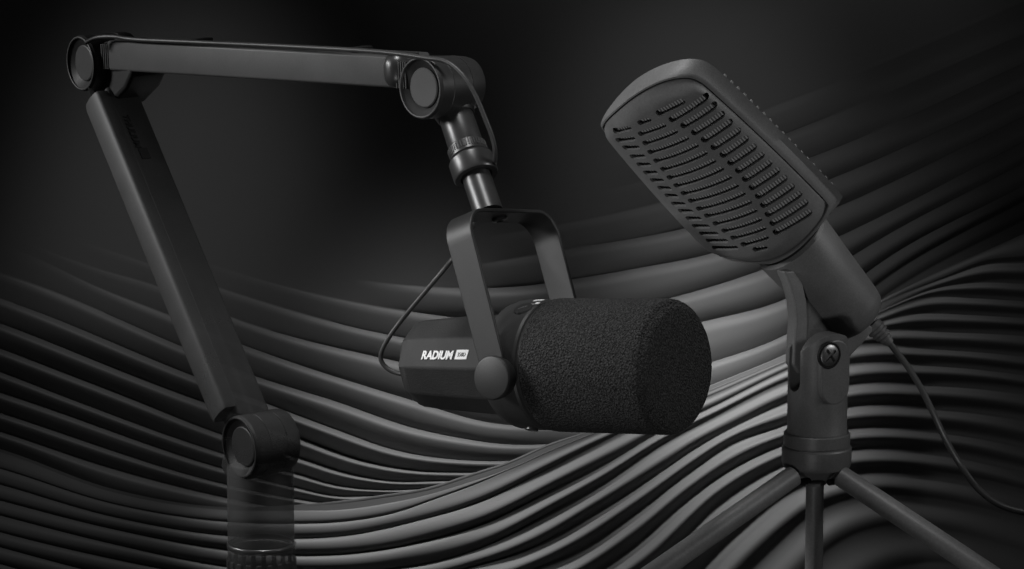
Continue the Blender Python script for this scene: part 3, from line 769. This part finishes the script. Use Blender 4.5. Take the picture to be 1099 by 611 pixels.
boxv(cut, sc0+gv*.045, q1*.085, q2*.016, gv*.04); 
me = boolean(bm, cut); b1 = BM(); b1.from_mesh(me); cut = BM(); boxv(cut, sc0+gv*.045, q1*.016, q2*.085, gv*.04); me = boolean(b1, cut)
obj('cross_head_screw', me, M['screw'], clev, sharp=30)
# collar bands
bm = BM(); lathe(bm, Q0, UP, [(hT(466), .30), (hT(463), .345), (hT(464.5), .362), (hT(476), .362), (hT(477), .352), (hT(478), .352)], 80)
obj('collar', bm, M['stand'], tri, sharp=25)
bm = BM(); lathe(bm, Q0, UP, [(hT(477.5), .35), (hT(478.5), .372), (hT(480), .380), (hT(496), .380), (hT(500), .365), (hT(501), .33)], 80)
hub = obj('leg_hub', bm, M['stand'], tri, sharp=25)
bm = BM(); lathe(bm, Q0, UP, [(hT(498), .29), (hT(502), .285), (hT(507), .235), (hT(514), .165), (hT(519), .125), (hT(521), .115), (hT(522), .0)], 6, hint=gv, phase=.0)
obj('hub_cone', bm, M['stand'], hub, bevel=.02)
# legs
def leg(p0, p1, r0, r1, name='leg'):
    ax_ = (p1-p0).normalized(); L_ = (p1-p0).length; bm = BM()
    lathe(bm, p0, ax_, [(0, r0*.8), (.02, r0), (L_-.02, r1), (L_, r1*.8)], 40)
    o = obj(name, bm, M['leg'], tri, sharp=30)
    bm = BM(); lathe(bm, p1-ax_*.05, ax_, [(-.12, r1*1.02), (-.11, r1*1.25), (.10, r1*1.3), (.14, r1*1.1), (.15, 0)], 32)
    obj('rubber_foot', bm, M['rubber'], o, sharp=40)
leg(P(853, 510, .35), P(590, 694, -1.2), .115, .125)
leg(P(901, 510, .40), P(1177, 694, -.9), .115, .125)
leg(P(874.5, 517, .45), P(872.5, 700, 1.2), .098, .098)
for s_, (cx, cy) in ((-1, (861, 517)), (1, (896, 517))):
    bm = BM(); c = P(cx, cy, .4); 
    lathe(bm, c-side*.10, side, [(0, .02), (.02, .035), (.18, .035), (.20, .02)], 24)
    obj('leg_hinge', bm, M['dark'], hub, sharp=30)

# ------------------------------------------------------------------ lights, world, camera
def spot(name, loc, aim, watts, deg, blend=1.0, rad=1.0):
    l = bpy.data.lights.new(name, 'SPOT'); l.energy = watts; l.spot_size = R(deg); l.spot_blend = blend; l.shadow_soft_size = rad
    o = bpy.data.objects.new(name, l); COL.objects.link(o)
    o.matrix_world = Matrix.Translation(loc) @ (Vector(aim)-Vector(loc)).to_track_quat('-Z', 'Y').to_matrix().to_4x4()
    ROOTS.append(o); return o
# unseen lamps added above the cloth to shine down over its folds
spot('backdrop_lamp', (2.6, 1.2, 11.5), P(775, 365, 9.4), 26000, 15, 1.0, 1.0)
spot('backdrop_lamp_wide', (-1.0, 4.4, 12.0), P(455, 610, 9.8), 15500, 23, 1.0, .8)
spot('backdrop_lamp_left', (-5.0, 4.4, 12.0), P(130, 520, 10.5), 900, 24, 1.0, .8)
spot('backdrop_lamp_side', (6.0, 4.0, 12.0), P(930, 340, 10), 1500, 18, 1.0, .8)
spot('backdrop_halo_head', (3.0, 0.0, 12.0), P(745, 190, 11), 1300, 20, 1.0, .8)  # added to put a halo of light behind the slotted head
spot('backdrop_halo_arm', (-4.0, 1.5, 12.0), P(190, 240, 11), 1400, 22, 1.0, .8)  # added to put a halo of light behind the boom arm
# unseen lamps added to light the microphones and the arm
spot('key_lamp', (-1.0, -5.0, 15.0), (0.4, 0.6, 0.5), 6800, 38, .8, 2.2)
spot('left_lamp', (-17.0, -3.5, 5.0), (0.5, 0.0, 0.0), 7000, 32, .9, 2.2)
spot('arm_fill', (-16.0, 2.6, 6.0), (-3.8, 3.5, 0.6), 4800, 40, .9, 1.5)  # added to brighten the elbow and lower arm
spot('front_fill', (-5.0, -20.0, -13.0), (1.4, 0.0, 0.5), 4600, 21, .9, 2.0)  # added fill for the grille face, which tilts down from the top lamp
spot('right_lamp', (17.0, -5.0, 6.0), (1.5, 0.0, 0.0), 3000, 34, .8, 2.2)

w = bpy.data.worlds.new('World'); scn.world = w; w.use_nodes = True
w.node_tree.nodes['Background'].inputs[0].default_value = (1, 1, 1, 1); w.node_tree.nodes['Background'].inputs[1].default_value = 0.010

cam = bpy.data.cameras.new('camera'); co = bpy.data.objects.new('camera', cam); COL.objects.link(co)
cam.sensor_width = 36; cam.lens = 36*D/10.99; cam.clip_end = 200
co.matrix_world = Matrix.Translation((0, -D, 0)) @ Matrix.Rotation(math.pi/2, 4, 'X')
ROOTS.append(co); scn.camera = co
ROT = Matrix.Rotation(-PITCH, 4, 'X')
bpy.context.view_layer.update()
for o in ROOTS:
    o.matrix_world = ROT @ o.matrix_world
    if 'org' in o: del o['org']
scn.unit_settings.scale_length = 0.046
scn.view_settings.view_transform = 'Standard'; scn.view_settings.look = 'None'; scn.view_settings.exposure = 0; scn.view_settings.gamma = 1
